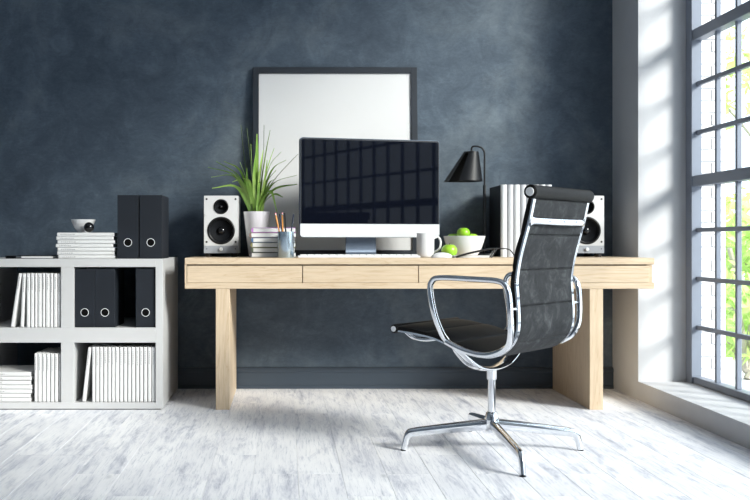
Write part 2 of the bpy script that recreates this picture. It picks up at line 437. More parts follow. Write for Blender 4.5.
# ------------------------------------------------------------------ magazines
mag_cache = {}
def magazine(label, group, loc, th, hgt, dep, lean=0.0, flat=False, seed=0, dark=False):
    """spine faces -Y; upright: th along x, hgt along z. flat: lies with spine to camera (hgt along x)"""
    k = (round(th,4), round(hgt,3), round(dep,3), flat)
    if k not in mag_cache:
        bm = NB(); c = .0012
        if not flat:
            e = .0009; box(bm, e, e+c, .003, dep, 0, hgt); box(bm, th-c-e, th-e, .003, dep, 0, hgt)
            box(bm, 0, th, 0, .009, 0, hgt, .0048, 2)
            cov = mesh_of(bm, 'cover'); pg = mesh_of(bx(c+e, th-c-e, .0092, dep-.003, .002, hgt-.002), 'pages')
        else:
            e = .0009; box(bm, 0, hgt, .003, dep, e, e+c); box(bm, 0, hgt, .003, dep, th-c-e, th-e)
            box(bm, 0, hgt, 0, .009, 0, th, .0048, 2)
            cov = mesh_of(bm, 'cover'); pg = mesh_of(bx(.002, hgt-.002, .0092, dep-.003, c+e, th-c-e), 'pages')
        cov.materials.append(M_PAPER); pg.materials.append(M_PAPER)
        mag_cache[k] = (cov, pg)
    cov, pg = mag_cache[k]
    o = thing('magazine', label, 'magazine', loc, 0, group); o.rotation_euler = (0, lean, 0)
    c_ = link('cover', cov, None, o); link('pages', pg, None, o)
    rr = random.Random(seed); bm = NB(); p = 0.0; ln = rr.uniform(.055, .075)
    while p < ln:
        l = rr.uniform(.004, .010)
        if not flat: box(bm, th*.36, th*.62, -.0003, 0.0001, hgt*.93-p-l, hgt*.93-p)
        else: box(bm, .018+p, .018+p+l, -.0003, .0001, th*.36, th*.62)
        p += l+.0025
    obj('spine_print', bm, M_PRINT, c_)
    return o
FY = SY+.012
ORD = ['first','second','third','fourth','fifth','sixth','seventh','eighth','ninth','tenth','eleventh','twelfth','thirteenth','fourteenth','fifteenth','sixteenth']
G1 = 0.0022
# upper left compartment: nine upright, two leaning
x = -1.1135
GA = 'magazines in the cube beside the black binders'
for i, th in enumerate([.0165,.0200,.0165,.0215,.0160,.0205,.0160,.0190,.0190]):
    x -= th+.0008; magazine('upright white magazine, %s from the divider, in the cube beside the black binders' % ORD[i], GA, (x+G1/2, FY, .4062), th-G1, .268, .21, seed=i)
x -= .0300; magazine('white magazine tilted slightly against the upright row beside the black binders', GA, (x, FY, .4072), .0160, .266, .21, .043, seed=20)
x -= .0480; magazine('white magazine leaning at a steep slant on the row beside the black binders', GA, (x, FY, .4090), .0160, .268, .21, .150, seed=21)
# lower left: flat pile of seven and seven upright
z = .0368
for i in range(7):
    magazine('white magazine lying flat in the low pile, %s from the shelf bottom' % ORD[i], 'flat magazines on the shelf bottom',
             (-1.262-.222+R.uniform(-.006,.006), FY+R.uniform(0,.006), z), .0200, .222, .28, flat=True, seed=40+i); z += .0213
x = -1.1125
for i, th in enumerate([.0135,.0195,.0195,.0200,.0195,.0200,.0170]):
    x -= th+.0008; magazine('upright white magazine, %s from the divider, beside the flat pile' % ORD[i], 'upright magazines by the flat pile', (x+G1/2, FY, .0368), th-G1, .240, .28, seed=60+i)
# lower right: sixteen upright, one leaning
x = -.6455
for i, th in enumerate([.0200,.0205,.0205,.0195,.0195,.0210,.0190,.0200,.0200,.0215,.0180,.0185,.0210,.0190,.0200,.0175]):
    x -= th*.975+.0005; magazine('upright white magazine, %s from the outer side panel, in the cube below the binders' % ORD[i], 'magazines in the full lower cube', (x+G1/2, FY, .0368), th*.975-G1, .272, .30, seed=80+i)
x -= .0490; magazine('white magazine leaning alone on the full row below the black binders', 'magazines in the full lower cube', (x, FY, .0392), .0160, .270, .28, .114, seed=99)

# ------------------------------------------------------------------ binders
def binder(label, group, x, y, z, w, h, d=.27):
    t = thing('lever_arch_binder', label, 'binder', (x, y, z), 0, group)
    bm = NB(); box(bm, 0, w, 0, .003, 0, h, .0012); box(bm, 0, .0028, .003, d, 0, h); box(bm, w-.0028, w, .003, d, 0, h)
    obj('cover', bm, M_BLACKC, t)
    obj('pages', bx(.004, w-.004, .02, d-.012, .004, h-.012), M_PAPER, t)
    rm = obj('ring', lathe(NB(), [(.0180,0),(.0180,.0014),(.0203,.0014),(.0203,0)], 28, Matrix.Translation((w/2, -.0001, h*.255))@Matrix.Rotation(PI/2,4,'X'), cap=False), M_SILVER, t, True)
    obj('finger_hole', lathe(NB(), [(.0179,0),(.0179,.0006),(0,.0006)], 28, Matrix.Translation((w/2, -.0001, h*.255))@Matrix.Rotation(PI/2,4,'X')), M_HOLE, t)
    return t
GB = 'black binders'
b1 = binder('charcoal binder with round finger hole on the shelf top beside the magazine stack', GB, -.8345, SY+.012, .7463, .1040, .315)
binder('charcoal binder on the shelf top at the corner by the desk', GB, -.7245, SY+.012, .7463, .1105, .315)
binder('charcoal binder inside the cube, touching the shelf divider', GB, -1.0455, FY, .4063, .0985, .290)
binder('charcoal binder inside the cube, second from the shelf divider', GB, -.9455, FY, .4063, .0985, .290)
binder('charcoal binder inside the cube, standing apart from the other two', GB, -.7435, FY, .4063, .0975, .290)

# ------------------------------------------------------------------ on the shelf top
z = .7463
for i in range(7):
    xo = [0,-.004,.004,-.006,.003,.001,.007][::-1][i]
    magazine('white magazine in the stack under the small bowl, %s from the shelf top' % ORD[i], 'magazine stack on the shelf top', (-1.138+xo*.9, SY+.02+R.uniform(0,.006), z), .0176, .286, .22, flat=True, seed=120+i); z += .0186
t = thing('notebook', 'thin black notebook with white page edge lying on the shelf top', 'notebook', (-1.395, SY+.035, .7463))
obj('cover', box(box(NB(), 0, .235, 0, .17, 0, .0025), 0, .235, 0, .17, .0125, .015), M_BLACKC, t)
obj('pages', bx(.078, .233, .002, .168, .0027, .0123), M_PAPER, t)
obj('spine', bx(0, .004, 0, .17, .0027, .0123), M_BLACKC, t)
cb = px(83.3, 231, 4.83)
o = obj('bowl', lathe(NB(), [(0,0),(.027,0),(.030,.004),(.046,.026),(.057,.050),(.062,.066),(.0598,.066),(.054,.050),(.042,.026),(.026,.008),(0,.007)], 40), M_CER, None, True, 50, (cb[0], 4.83, z+.0005))
tag(o, 'small white ceramic bowl on top of the magazine stack', 'bowl')
o = obj('black_ball', lathe(NB(), [(0 if i in (0,16) else .0255*math.sin(PI*i/16), .0255-.0255*math.cos(PI*i/16)) for i in range(17)], 28), mat('glossy_black', (.006,.006,.007), .12), None, True, 60, (px(88.8,0,4.745)[0], 4.748, z+.0005))
tag(o, 'small glossy black ball in front of the little white bowl', 'ball')

# ------------------------------------------------------------------ speakers
def driver(t, x, z, r):
    T = Matrix.Translation((x, 0, z))@Matrix.Rotation(PI/2, 4, 'X')
    s = obj('surround', lathe(NB(), [(r*.80,-.010),(r*.82,.0015),(r*.88,.0050),(r*.95,.0045),(r,.002),(r,.0002)], 48, T, cap=False), M_RUB, t, True, 60)
    obj('cone', lathe(NB(), [(r*.80,-.006),(r*.60,-.014),(r*.36,-.021),(r*.30,-.0215),(0,-.0215)], 48, T, cap=False), M_CONE, s, True, 60)
    obj('dust_cap', lathe(NB(), [(r*.30,-.021),(r*.27,-.012),(r*.17,-.006),(0,-.004)], 32, T, cap=False), MATS['glossy_black'], s, True, 60)
def speaker(label, X, Y):
    t = thing('bookshelf_speaker', label, 'speaker', (X, Y, .750), 0, 'pair of desk speakers')
    W, Z0, Z1, D = .1815, .020, .325, .245
    # cabinet shell with open front so that the recessed cones show
    cab = NB(); c = .006
    box(cab, 0, W, .002, D, Z0, Z0+c); box(cab, 0, W, .002, D, Z1-c, Z1); box(cab, 0, c, .002, D, Z0+c, Z1-c); box(cab, W-c, W, .002, D, Z0+c, Z1-c); box(cab, c, W-c, D-c, D, Z0+c, Z1-c)
    obj('cabinet', cab, M_SPKW, t)
    # baffle plate with two round openings
    bm = NB(); cx = W/2; zs, zt, rw, rt = .140, .267, .071*.97, .0385*.97; n = 48
    def ring_plate(x0, x1, z0, z1, cz, r):
        ov, iv = [], []
        for i in range(n):
            a = 2*PI*i/n; ca, sa = math.cos(a), math.sin(a)
            hx = (x1-x0)/2; k = min(hx/max(abs(ca),1e-6), ((z1-cz) if sa > 0 else (cz-z0))/max(abs(sa),1e-6))
            ov.append(bm.verts.new((cx+k*ca, 0, cz+k*sa))); iv.append(bm.verts.new((cx+r*.97*ca, 0, cz+r*.97*sa)))
        for i in range(n): bm.faces.new((ov[i], ov[(i+1)%n], iv[(i+1)%n], iv[i]))
        bb = [bm.verts.new((v.co.x, .012, v.co.z)) for v in iv]
        for i in range(n): bm.faces.new((iv[i], iv[(i+1)%n], bb[(i+1)%n], bb[i]))
    zm = .2195
    ring_plate(0, W, .060, zm, zs, rw); ring_plate(0, W, zm, Z1, zt, rt)
    obj('baffle', bm, M_SPKW, t)
    driver(t, cx, zs, .0735); driver(t, cx, zt, .0400)
    obj('control_panel', bx(0, W, -.0005, .002, Z0, .0595), M_SPKG, t)
    obj('knob', lathe(NB(), [(.0095,0),(.0095,.008),(.008,.010),(0,.010)], 24, Matrix.Translation((cx, -.0006, .041))@Matrix.Rotation(PI/2,4,'X')), M_SILVER, t, True, 40)
    for x in (.014, W-.014):
        for z_ in (.080, Z1-.018):
            obj('screw', lathe(NB(), [(.0055,0),(.0055,.0015),(.003,.0022),(0,.0010)], 12, Matrix.Translation((x, -.0001, z_))@Matrix.Rotation(PI/2,4,'X')), M_BLACK, t)
    for x in (.015, W-.015): obj('jack', lathe(NB(), [(.003,0),(.003,.001),(0,.001)], 10, Matrix.Translation((x, -.0006, .043))@Matrix.Rotation(PI/2,4,'X')), M_BLACK, t)
    for x in (.022, W-.022):
        for y in (.03, D-.03): obj('foot', lathe(NB(), [(.016,0.0002),(.018,.008),(.018,.0198),(0,.0198)], 16, Matrix.Translation((x, y, 0))), M_BLACK, t)
    return t
speaker('white bookshelf speaker with black cones beside the potted plant', -.435, 5.05)
speaker('white bookshelf speaker with black cones behind the office chair', 1.506, 5.05)

# ------------------------------------------------------------------ picture
lean = math.atan2(.075, 1.065)
t = thing('picture_frame', 'large black picture frame with blank white sheet leaning on the slate wall', 'picture', (.276, 5.296, .7505)); t.rotation_euler = (-lean, 0, 0)
PWd, PH, fw = .926, 1.068, .034
for a in (0, 1):
    obj('frame_bar', bx(-PWd/2+a*(PWd-fw), -PWd/2+fw+a*(PWd-fw), 0, .025, 0, PH, .001), M_PFRAME, t)
    obj('frame_bar', bx(-PWd/2+fw, PWd/2-fw, 0, .025, a*(PH-fw), fw+a*(PH-fw), .001), M_PFRAME, t)
obj('blank_sheet', bx(-PWd/2+fw, PWd/2-fw, .010, .020, fw, PH-fw), M_CANVAS, t)

# ------------------------------------------------------------------ all-in-one computer
ang = math.radians(13.5)
t = thing('desktop_computer', 'silver all-in-one desktop computer with wide black screen', 'computer', (.447, 5.0, .750), ang)
MW, Z0, Z1 = .772, .103, .621
def rrect(x0, x1, z0, z1, r, y, bm, n=6, top=True, bot=True):
    vs = []
    for cx, cz, a0, on in ((x1-r, z1-r, 0, top), (x0+r, z1-r, 90, top), (x0+r, z0+r, 180, bot), (x1-r, z0+r, 270, bot)):
        if not on:
            vs.append(bm.verts.new((cx+math.copysign(r, cx-(x0+x1)/2), y, cz+math.copysign(r, cz-(z0+z1)/2)))); continue
        for i in range(n+1):
            a = math.radians(a0+90*i/n); vs.append(bm.verts.new((cx+r*math.cos(a), y, cz+r*math.sin(a))))
    return vs
def slab(x0, x1, z0, z1, r, y0, y1, top=True, bot=True):
    bm = NB(); a = rrect(x0,x1,z0,z1,r,y0,bm,6,top,bot); b = rrect(x0,x1,z0,z1,r,y1,bm,6,top,bot)
    bm.faces.new(a); bm.faces.new(b); n = len(a)
    for i in range(n): bm.faces.new((a[i], a[(i+1)%n], b[(i+1)%n], b[i]))
    return bm
ZCH = Z0+.0705
obj('rear_shell', slab(-MW/2, MW/2, Z0, Z1, .018, .004, .020), M_STAND, t)
obj('chin', slab(-MW/2+.002, MW/2-.002, Z0+.002, ZCH, .017, 0, .004, False, True), M_CHIN, t)
be = obj('bezel', slab(-MW/2+.002, MW/2-.002, ZCH+.0005, Z1-.002, .017, .0005, .004, True, False), M_BEZEL, t)
obj('screen', slab(-MW/2+.008, MW/2-.008, ZCH+.001, Z1-.010, .010, -.0004, .0004, True, False), M_SCREEN, t)
obj('rear_hump', lathe(NB(), [(.24,0),(.20,.020),(.10,.036),(0,.040)], 32, Matrix.Translation((0,.020,.34))@Matrix.Rotation(-PI/2,4,'X')), M_STAND, t, True)
bm = NB(); sweep(bm, catmull([(-.03,.062,.26),(-.03,.075,.17),(-.03,.085,.06),(-.03,.080,.020),(-.03,.05,.007),(-.03,-.05,.005)], 6), [(-.084,-.004),(.084,-.004),(.084,.004),(-.084,.004)], (1,0,0))
obj('stand', bm, M_STAND, t)

# keyboard
t = thing('keyboard', 'slim white keyboard in front of the computer', 'keyboard', (.365, 4.745, .7503))
obj('tray', bx(-.305, .305, 0, .125, 0, .010, .002), M_SILVER, t)
me = mesh_of(bx(-.0165, .0165, -.0085, .0085, 0, .006, .0015), 'key'); me.materials.append(M_KEY)
for r_ in range(6):
    for c_ in range(16): link('key', me, None, t, (-.2775+.037*c_, .014+.0195*r_, .0102))
# mouse
bm = NB(); bmesh.ops.create_uvsphere(bm, u_segments=32, v_segments=16, radius=1)
for v in bm.verts:
    z_ = max(v.co.z, -.0); v.co = Vector((v.co.x*.056, v.co.y*.032, z_*.027))
t = obj('computer_mouse', bm, M_CER, None, True, 60, (.786, 4.80, .7505)); tag(t, 'smooth white computer mouse beside the keyboard', 'mouse')
# mug
t = thing('mug', 'plain white ceramic mug beside the computer', 'mug', (.722, 4.93, .7503))
obj('body', lathe(NB(), [(0,0),(.040,0),(.044,.004),(.0455,.020),(.0455,.124),(.0435,.124),(.0430,.02),(.038,.008),(0,.008)], 40), M_CER, t, True, 50)
obj('handle', tube(NB(), catmull([(.043,0,.098),(.066,0,.104),(.079,0,.080),(.074,0,.048),(.060,0,.034),(.043,0,.026)], 7), .0055), M_CER, t, True)

# fruit bowl and apples
BX, BY = .943, 5.035
o = obj('fruit_bowl', lathe(NB(), [(0,0),(.060,0),(.064,.003),(.069,.010),(.088,.040),(.101,.076),(.110,.110),(.1075,.111),(.097,.076),(.083,.042),(.062,.014),(0,.012)], 48), M_CER, None, True, 50, (BX, BY, .7503))
tag(o, 'white flared ceramic bowl full of green apples', 'bowl')
def apple_mesh():
    prof = []
    for i in range(19):
        a = PI*i/18; r = math.sin(a); zz = -math.cos(a)
        rr = r*(1+.06*zz); zz2 = zz*.90
        d = .20*math.exp(-(r/.28)**2); zz2 -= d if zz > 0 else -d*.5
        prof.append((0 if i in (0,18) else .042*rr, .042*(zz2+.80)))
    return mesh_of(lathe(NB(), prof, 28), 'skin', True, 80)
AM = apple_mesh(); AM.materials.append(M_APPLE)
SM = mesh_of(tube(NB(), [(0,0,.055),(.001,0,.066),(.004,0,.076)], .0014, 6), 'stem'); SM.materials.append(M_STEM)
def apple(label, loc, rot=(0,0,0), s=1.0, group=None):
    t = thing('apple', label, 'apple', loc, 0, group); t.rotation_euler = rot; t.scale = (s,s,s)
    link('skin', AM, None, t); link('stem', SM, None, t)
apple('green apple lying on the desk in front of the fruit bowl', (.838, 4.885, .7505), (0,0,.6), .97)
apple('green apple heaped on top of the others in the bowl', (.934, BY-.024, .848), (0,0,.3), .82)
GAp = 'apples inside the fruit bowl'; lap = 'green apple peeking over the bowl rim on the %s side'
apple(lap % 'mug', (.889, BY+.018, .812), (0,0,1), .90, GAp); apple(lap % 'lamp', (.986, BY+.018, .812), (0,0,2), .90, GAp)

# notebook and glasses by the mouse
t = thing('notepad', 'thin white notepad on the desk under the black glasses', 'notepad', (.845, 4.775, .7503))
obj('sheets', bx(0, .175, 0, .085, 0, .009, .001), M_PAPER, t); obj('board', bx(-.002, .178, -.002, .087, .0093, .011), M_PAPER, t)
t = thing('eyeglasses', 'black rimmed eyeglasses with folded-out arms beside the fruit bowl', 'glasses', (.845, 4.765, .7613))
bm = NB(); tube(bm, catmull([(.003,-.006,-.0085),(.05,-.006,.006),(.10,-.006,.018),(.165,-.006,.032),(.185,-.006,.034)], 5), .0052, 8); obj('temple_arm', bm, M_BLACK, t, True)
bm = NB(); tube(bm, catmull([(.198,.090,.034),(.24,.09,.034),(.29,.08,.030),(.315,.07,.0)], 5), .0030, 8); obj('temple_arm', bm, M_BLACK, t, True)
for k, yy in enumerate((.018, .068)):
    pts = []
    for i in range(25):
        a = 2*PI*i/24; pts.append((.200+.018*math.sin(a)*.75, yy+.022*math.cos(a), .013+.024*math.sin(a)))
    rim = obj('lens_rim', tube(NB(), pts, .0022, 8), M_BLACK, t, True)
    bm = NB(); lathe(bm, [(.021,-.0006),(.0215,0),(.021,.0006)], 24)
    MX = Matrix(((.0,.75*.85,1,.200),(1,0,0,yy),(0,1.02,.0,.013),(0,0,0,1)))
    for v in bm.verts: v.co = MX @ v.co
    obj('lens', bm, M_GLASS, rim, True)
obj('bridge', tube(NB(), catmull([(.203,.038,.020),(.206,.043,.024),(.203,.048,.020)], 5), .002, 8), M_BLACK, t, True)

# ------------------------------------------------------------------ desk lamp
t = thing('desk_lamp', 'black desk lamp with wrapped cone shade on a thin hooked stem', 'lamp', (1.076, 5.16, .7503))
obj('base', lathe(NB(), [(0,0),(.062,0),(.064,.003),(.064,.012),(.061,.016),(.012,.018),(0,.018)], 40), M_LAMP, t, True, 40)
obj('lower_pole', lathe(NB(), [(0,.016),(.0085,.016),(.0085,.385),(.006,.388),(0,.388)], 16), M_LAMP, t, True, 40)
obj('hooked_stem', tube(NB(), catmull([(0,0,.386),(0,0,.50),(0,0,.555),(-.006,0,.578),(-.020,0,.592),(-.045,0,.598),(-.064,0,.596),(-.070,0,.585),(-.071,0,.562)], 6), .0050, 10), M_LAMP, t, True)
bm = NB(); n = 64; th0, th1 = math.radians(-122), math.radians(-122+338)
tp, bt = Vector((-.070,0,.568)), Vector((-.104,0,.408))
# wrapped sheet: the loose edge flares out
def sheet(off):
    a, b = [], []
    for i in range(n+1):
        f = i/n; th = th0+(th1-th0)*f
        fl = max(0, (f-.70)/.30); fl = fl*fl*(3-2*fl)
        rt = .0375+off+.006*fl; rb = .092+off+.034*fl
        a.append(bm.verts.new(tp+Vector((rt*math.cos(th), rt*math.sin(th), 0))))
        b.append(bm.verts.new(bt+Vector((rb*math.cos(th), rb*math.sin(th), -.004*fl))))
    return a, b
a0, b0 = sheet(0); a1, b1_ = sheet(-.0018)
for i in range(n):
    bm.faces.new((a0[i],a0[i+1],b0[i+1],b0[i])); bm.faces.new((a1[i],b1_[i],b1_[i+1],a1[i+1]))
    bm.faces.new((b0[i],b0[i+1],b1_[i+1],b1_[i])); bm.faces.new((a0[i],a1[i],a1[i+1],a0[i+1]))
bm.faces.new((a0[0],b0[0],b1_[0],a1[0])); bm.faces.new((a0[n],a1[n],b1_[n],b0[n]))
obj('lamp_shade', bm, M_LAMP, t, True, 40)
obj('shade_cap', lathe(NB(), [(0,.002),(.037,.002),(.037,.006),(.012,.010),(0,.010)], 32, Matrix.Translation((-.070,0,.562))), M_LAMP, t, True, 40)

# ------------------------------------------------------------------ row of folders behind the chair
fy = 5.07; x = px(501, 0, fy)[0]
M_SPINE = mat('pale_grey_spine', (.66,.67,.69), .45); M_SPINE2 = mat('mid_grey_spine', (.52,.53,.56), .45)
for i in range(8):
    w = .0335
    t = thing('folder', 'dark folder with pale rounded spine, %s from the lamp in the desk row' % ORD[i], 'folder', (x, fy, .7503), 0, 'row of folders on the desk')
    h = .385
    obj('cover', box(box(NB(), 0, .003, .012, .285, 0, h-.002), w-.003, w, .012, .285, 0, h-.002), M_BLACKC, t)
    bm = NB(); vs = []
    for k in range(9):
        a = PI*k/8; vs.append((w/2-w/2*math.cos(a), .012-.012*math.sin(a)))
    lo = [bm.verts.new((p, q, 0)) for p, q in vs]; hi = [bm.verts.new((p, q, h)) for p, q in vs]
    for k in range(8): bm.faces.new((lo[k], lo[k+1], hi[k+1], hi[k]))
    bm.faces.new((lo[8], lo[0], hi[0], hi[8])); bm.faces.new(lo); bm.faces.new(hi)
    obj('spine', bm, (M_SPINE if i % 2 == 0 else M_SPINE2), t, True, 50)
    obj('pages', bx(.0035, w-.0035, .013, .275, .003, h-.008), M_PAPER, t)
    x += w+.0008

# ------------------------------------------------------------------ book stack, pencil cup
cols = [(.06,.06,.07),(.10,.13,.09),(.20,.19,.08),(.08,.16,.32),(.22,.14,.12),(.45,.18,.50)]
names = ['black','dark green','olive','blue','brown','purple']
z = .7503
for i in range(6):
    x0 = [-.180,-.172,-.176,-.172,-.182,-.172][i]; x1 = [.052,.046,.050,.045,.052,.050][i]
    m = mat('book_cover_%s' % names[i].replace(' ', '_'), cols[i], .5)
    t = thing('book', '%s-covered thick book in the pile behind the pencil cup' % names[i], 'book', (x0, 4.862+R.uniform(0,.006), z), 0, 'book pile on the desk')
    th = .0250; w = x1-x0
    bm = NB(); box(bm, .004, w, 0, .155, 0, .0022); box(bm, .004, w, 0, .155, th-.0022, th)
    # rounded spine on the left
    q = [(.004, 0)] + [(.004-.010*math.sin(PI*k/8), th/2-th/2*math.cos(PI*k/8)) for k in range(1, 8)] + [(.004, th)]
    lo = [bm.verts.new((a, 0, b)) for a, b in q]; hi = [bm.verts.new((a, .155, b)) for a, b in q]
    for k in range(8): bm.faces.new((lo[k], lo[k+1], hi[k+1], hi[k]))
    bm.faces.new(lo); bm.faces.new(hi)
    obj('cover', bm, m, t)
    obj('pages', bx(.0045, w-.003, .001, .152, .0024, th-.0024, .001), M_PAPER, t)
    z += th+.0004
t = thing('pencil_cup', 'blue-grey metal pencil cup in front of the book pile', 'cup', (-.001, 4.800, .7503))
obj('cup_body', lathe(NB(), [(0,0),(.040,0),(.0415,.002),(.0415,.131),(.0400,.131),(.0400,.004),(0,.004)], 40), M_CUP, t, True, 40)
def pencil(name, label, cat, p0, p1, r, m, eraser=None):
    P0, P1 = Vector(p0), Vector(p1); d = P1-P0; ln = d.length
    t = thing(name, label, cat, P0, 0, 'pencils in the cup'); t.rotation_euler = d.to_track_quat('Z', 'Y').to_euler()
    obj('shaft', lathe(NB(), [(0,.001),(r*.5,.004),(r,.016),(r,ln-.012),(r,ln-(.012 if eraser else 0)),(0,ln-(.012 if eraser else 0))], 6), m, t)
    if eraser:
        obj('ferrule', lathe(NB(), [(0,ln-.0118),(r*1.08,ln-.0118),(r*1.08,ln-.007),(0,ln-.007)], 12), M_RIM, t)
        obj('eraser', lathe(NB(), [(0,ln-.0068),(r,ln-.0068),(r,ln-.001),(r*.7,ln),(0,ln)], 12), eraser, t, True)
CX, CY = -.001, 4.80
def at(x, y, Y): return px(x, y, Y)
pencil('pencil', 'orange pencil tilting towards the plant, pink eraser up', 'pencil', (-.008, 4.805, .756), at(275.3, 213, 4.80), .0042, M_PEN_O, M_ERASER)
pencil('pencil', 'orange pencil standing upright in the cup', 'pencil', (-.012, 4.785, .756), at(282.2, 212.5, 4.79), .0042, M_PEN_O, M_ERASER)
pencil('pencil', 'dark blue pencil between the two orange pencils', 'pencil', (-.002, 4.822, .756), at(279.6, 214, 4.815), .0038, M_PEN_B)
pencil('pencil', 'black pencil standing straight beside the upright orange one', 'pencil', (.006, 4.79, .756), at(284.6, 213, 4.78), .0036, M_BLACK)
pencil('pen', 'slim black pen tilting towards the computer', 'pen', (.010, 4.81, .756), at(293.6, 214.2, 4.80), .0034, M_PEN_B)

# ------------------------------------------------------------------ plant
PX, PY = -.157, 5.125
pz = .7503; ptop = .242
pot = thing('potted_plant', 'spiky green grass-like plant in tapered white pot', 'plant', (PX, PY, pz))
obj('pot', lathe(NB(), [(0,0),(.042,0),(.044,.003),(.072,ptop),(.0685,ptop),(.066,ptop-.02),(.042,.01),(0,.01)], 40), M_CER, pot, True, 40)
obj('soil', lathe(NB(), [(0,ptop-.022),(.064,ptop-.022),(.055,ptop-.012),(0,ptop-.010)], 24), M_SOIL, pot, True)
def leaf(pts, w, m):
    P = catmull(pts, 6); n = len(P); bm = NB()
    s = []
    for i in range(n):
        f = i/(n-1); s.append((max(.20, (1-f)**.5*(0.75+.25*min(1,f*6))), 1))
    t = (P[1]-P[0]); sd = Vector((-t.y, t.x, 0))
    d = P[-1]-P[0]; sd = Vector((-d.y, d.x, 0))
    if sd.length < .02: sd = Vector((1,0,0))
    # shallow V section
    sweep(bm, P, [(-w,.0016),(0,-.0006),(w,.0016),(0,.0006)], sd.normalized()*.65+Vector((.35,0,.8 if d.z < .18 else .2)), s)
    obj('leaf', bm, m, pot, True, 80)
def base_pt():
    a = R.uniform(0, 2*PI); r = R.uniform(.004, .032); return Vector((r*math.cos(a), r*math.sin(a), ptop-.012))
# traced blades: tip and bend in photo pixels, with sideways depth
TR = [  # (mid px, mid dy), (tip px, tip dy), width, dark
 ([(251,195),(245,160),(241,125)], -.02, 1), ([(253,190),(250,155),(247,128)], .02, 1), ([(256,185),(257,155),(257,134)], 0, 0),
 ([(259,190),(263,155),(264,125)], .02, 1), ([(260,190),(266,150),(270,130)], -.02, 1), ([(262,190),(268,165),(274,148)], .01, 0),
 ([(262,192),(270,165),(281,152)], .03, 0), ([(264,190),(273,168),(286,160)], -.03, 0), ([(264,195),(278,175),(298,154)], .02, 1),
 ([(264,198),(275,182),(297,175)], -.04, 0), ([(264,200),(276,188),(297,184)], .03, 0), ([(264,203),(274,194),(283,197)], -.05, 0),
 ([(262,200),(271,191),(277,212)], -.06, 0), ([(250,198),(238,175),(216,161)], .02, 0), ([(249,195),(240,170),(224,161)], -.03, 0),
 ([(249,198),(235,175),(208,167)], -.02, 0), ([(248,200),(234,176),(211,177)], .03, 0), ([(247,203),(235,186),(212,188)], -.05, 0),
 ([(249,205),(242,190),(230,184)], .04, 0), ([(252,200),(250,182),(243,178)], -.06, 0), ([(253,195),(252,165),(251,144)], .03, 0),
 ([(258,195),(260,170),(263,150)], -.04, 0), ([(255,198),(254,175),(256,152)], -.05, 0), ([(259,200),(268,180),(276,170)], .05, 0),
 ([(252,202),(244,184),(231,172)], -.045, 0), ([(261,200),(265,178),(267,160)], -.05, 0), ([(251,200),(246,178),(240,162)], .05, 0),
 ([(256,200),(258,180),(257,163)], .03, 0), ([(254,203),(248,186),(247,168)], -.05, 0), ([(261,203),(269,187),(274,182)], -.06, 0)]
for pts, dy, dk in TR:
    b = base_pt(); b.y = abs(b.y)*(1 if dy > 0 else -1)
    q0 = px(*pts[0], PY); b.x = max(-.03, min(.03, (q0[0]-PX)*.65))
    P = [b]
    for k, (x_, y_) in enumerate(pts):
        Yd = PY+dy*(k+1)/3*1.3; q = px(x_, y_, Yd); P.append(Vector((q[0]-PX, Yd-PY, q[2]-pz)))
    leaf(P, R.uniform(.0110, .0150)*(.62 if dk else 1), M_LEAFD if dk else M_LEAF)
for i in range(12):
    a = R.uniform(0, 2*PI); h = R.uniform(.12,.24); r = R.uniform(.03,.12); c_, s_ = math.cos(a), math.sin(a)*.6
    b = Vector((.025*c_, .025*s_, ptop-.012))
    leaf([b, b+Vector((.25*r*c_, .25*r*s_, h*.5)), b+Vector((.6*r*c_, .6*r*s_, h*.85)), b+Vector((r*c_, r*s_, h*R.uniform(.8,1.05)))], R.uniform(.009,.012), M_LEAF)

# ------------------------------------------------------------------ office chair
rz = math.radians(49)
ch = thing('office_chair', 'black leather office chair with polished chrome frame and four-star base', 'chair', (.817, 3.78, 0), rz)
# local x: across the chair, local y: forwards
PROF = [(.300,.480),(.262,.4785),(.187,.4715),(.1096,.4585),(.0254,.430),(-.0351,.4125),(-.0859,.4063),(-.1316,.4085),(-.1725,.4255),(-.2040,.4556),(-.2235,.4934),(-.2287,.5444),(-.2247,.6169),(-.2207,.6713),(-.2232,.7077),(-.2326,.7623),(-.2516,.8348),(-.2712,.9032),(-.2890,.984)]
HR = .23      # half distance of the rails
prof3 = [Vector((0, a, b)) for a, b in PROF]
def offset_curve(P, d):
    out = []
    for i, p in enumerate(P):
        t = (P[min(i+1,len(P)-1)]-P[max(i-1,0)]).normalized(); n = Vector((0, -t.z, t.y))   # points up/forward side?
        out.append(p+n*d)
    return out
fine = catmull(prof3, 8)
# running direction is front -> back -> up, so normal towards the sitter:
def sitter_n(t): return Vector((0, t.z, -t.y))
rail_sect = [(-.0085,-.007),(.0085,-.007),(.0085,.010),(.0038,.010),(.0038,.0065),(-.0038,.0065),(-.0038,.010),(-.0085,.010)]
# check the section orientation: v = side x tangent; at the back (tangent up) x cross z = -y -> backwards, so +v is the rear face
for s in (-1, 1):
    P = [p+Vector((s*HR,0,0)) for p in fine]
    obj('side_rail', sweep(NB(), P, rail_sect, (1,0,0)), M_CHROME, ch, True, 35)
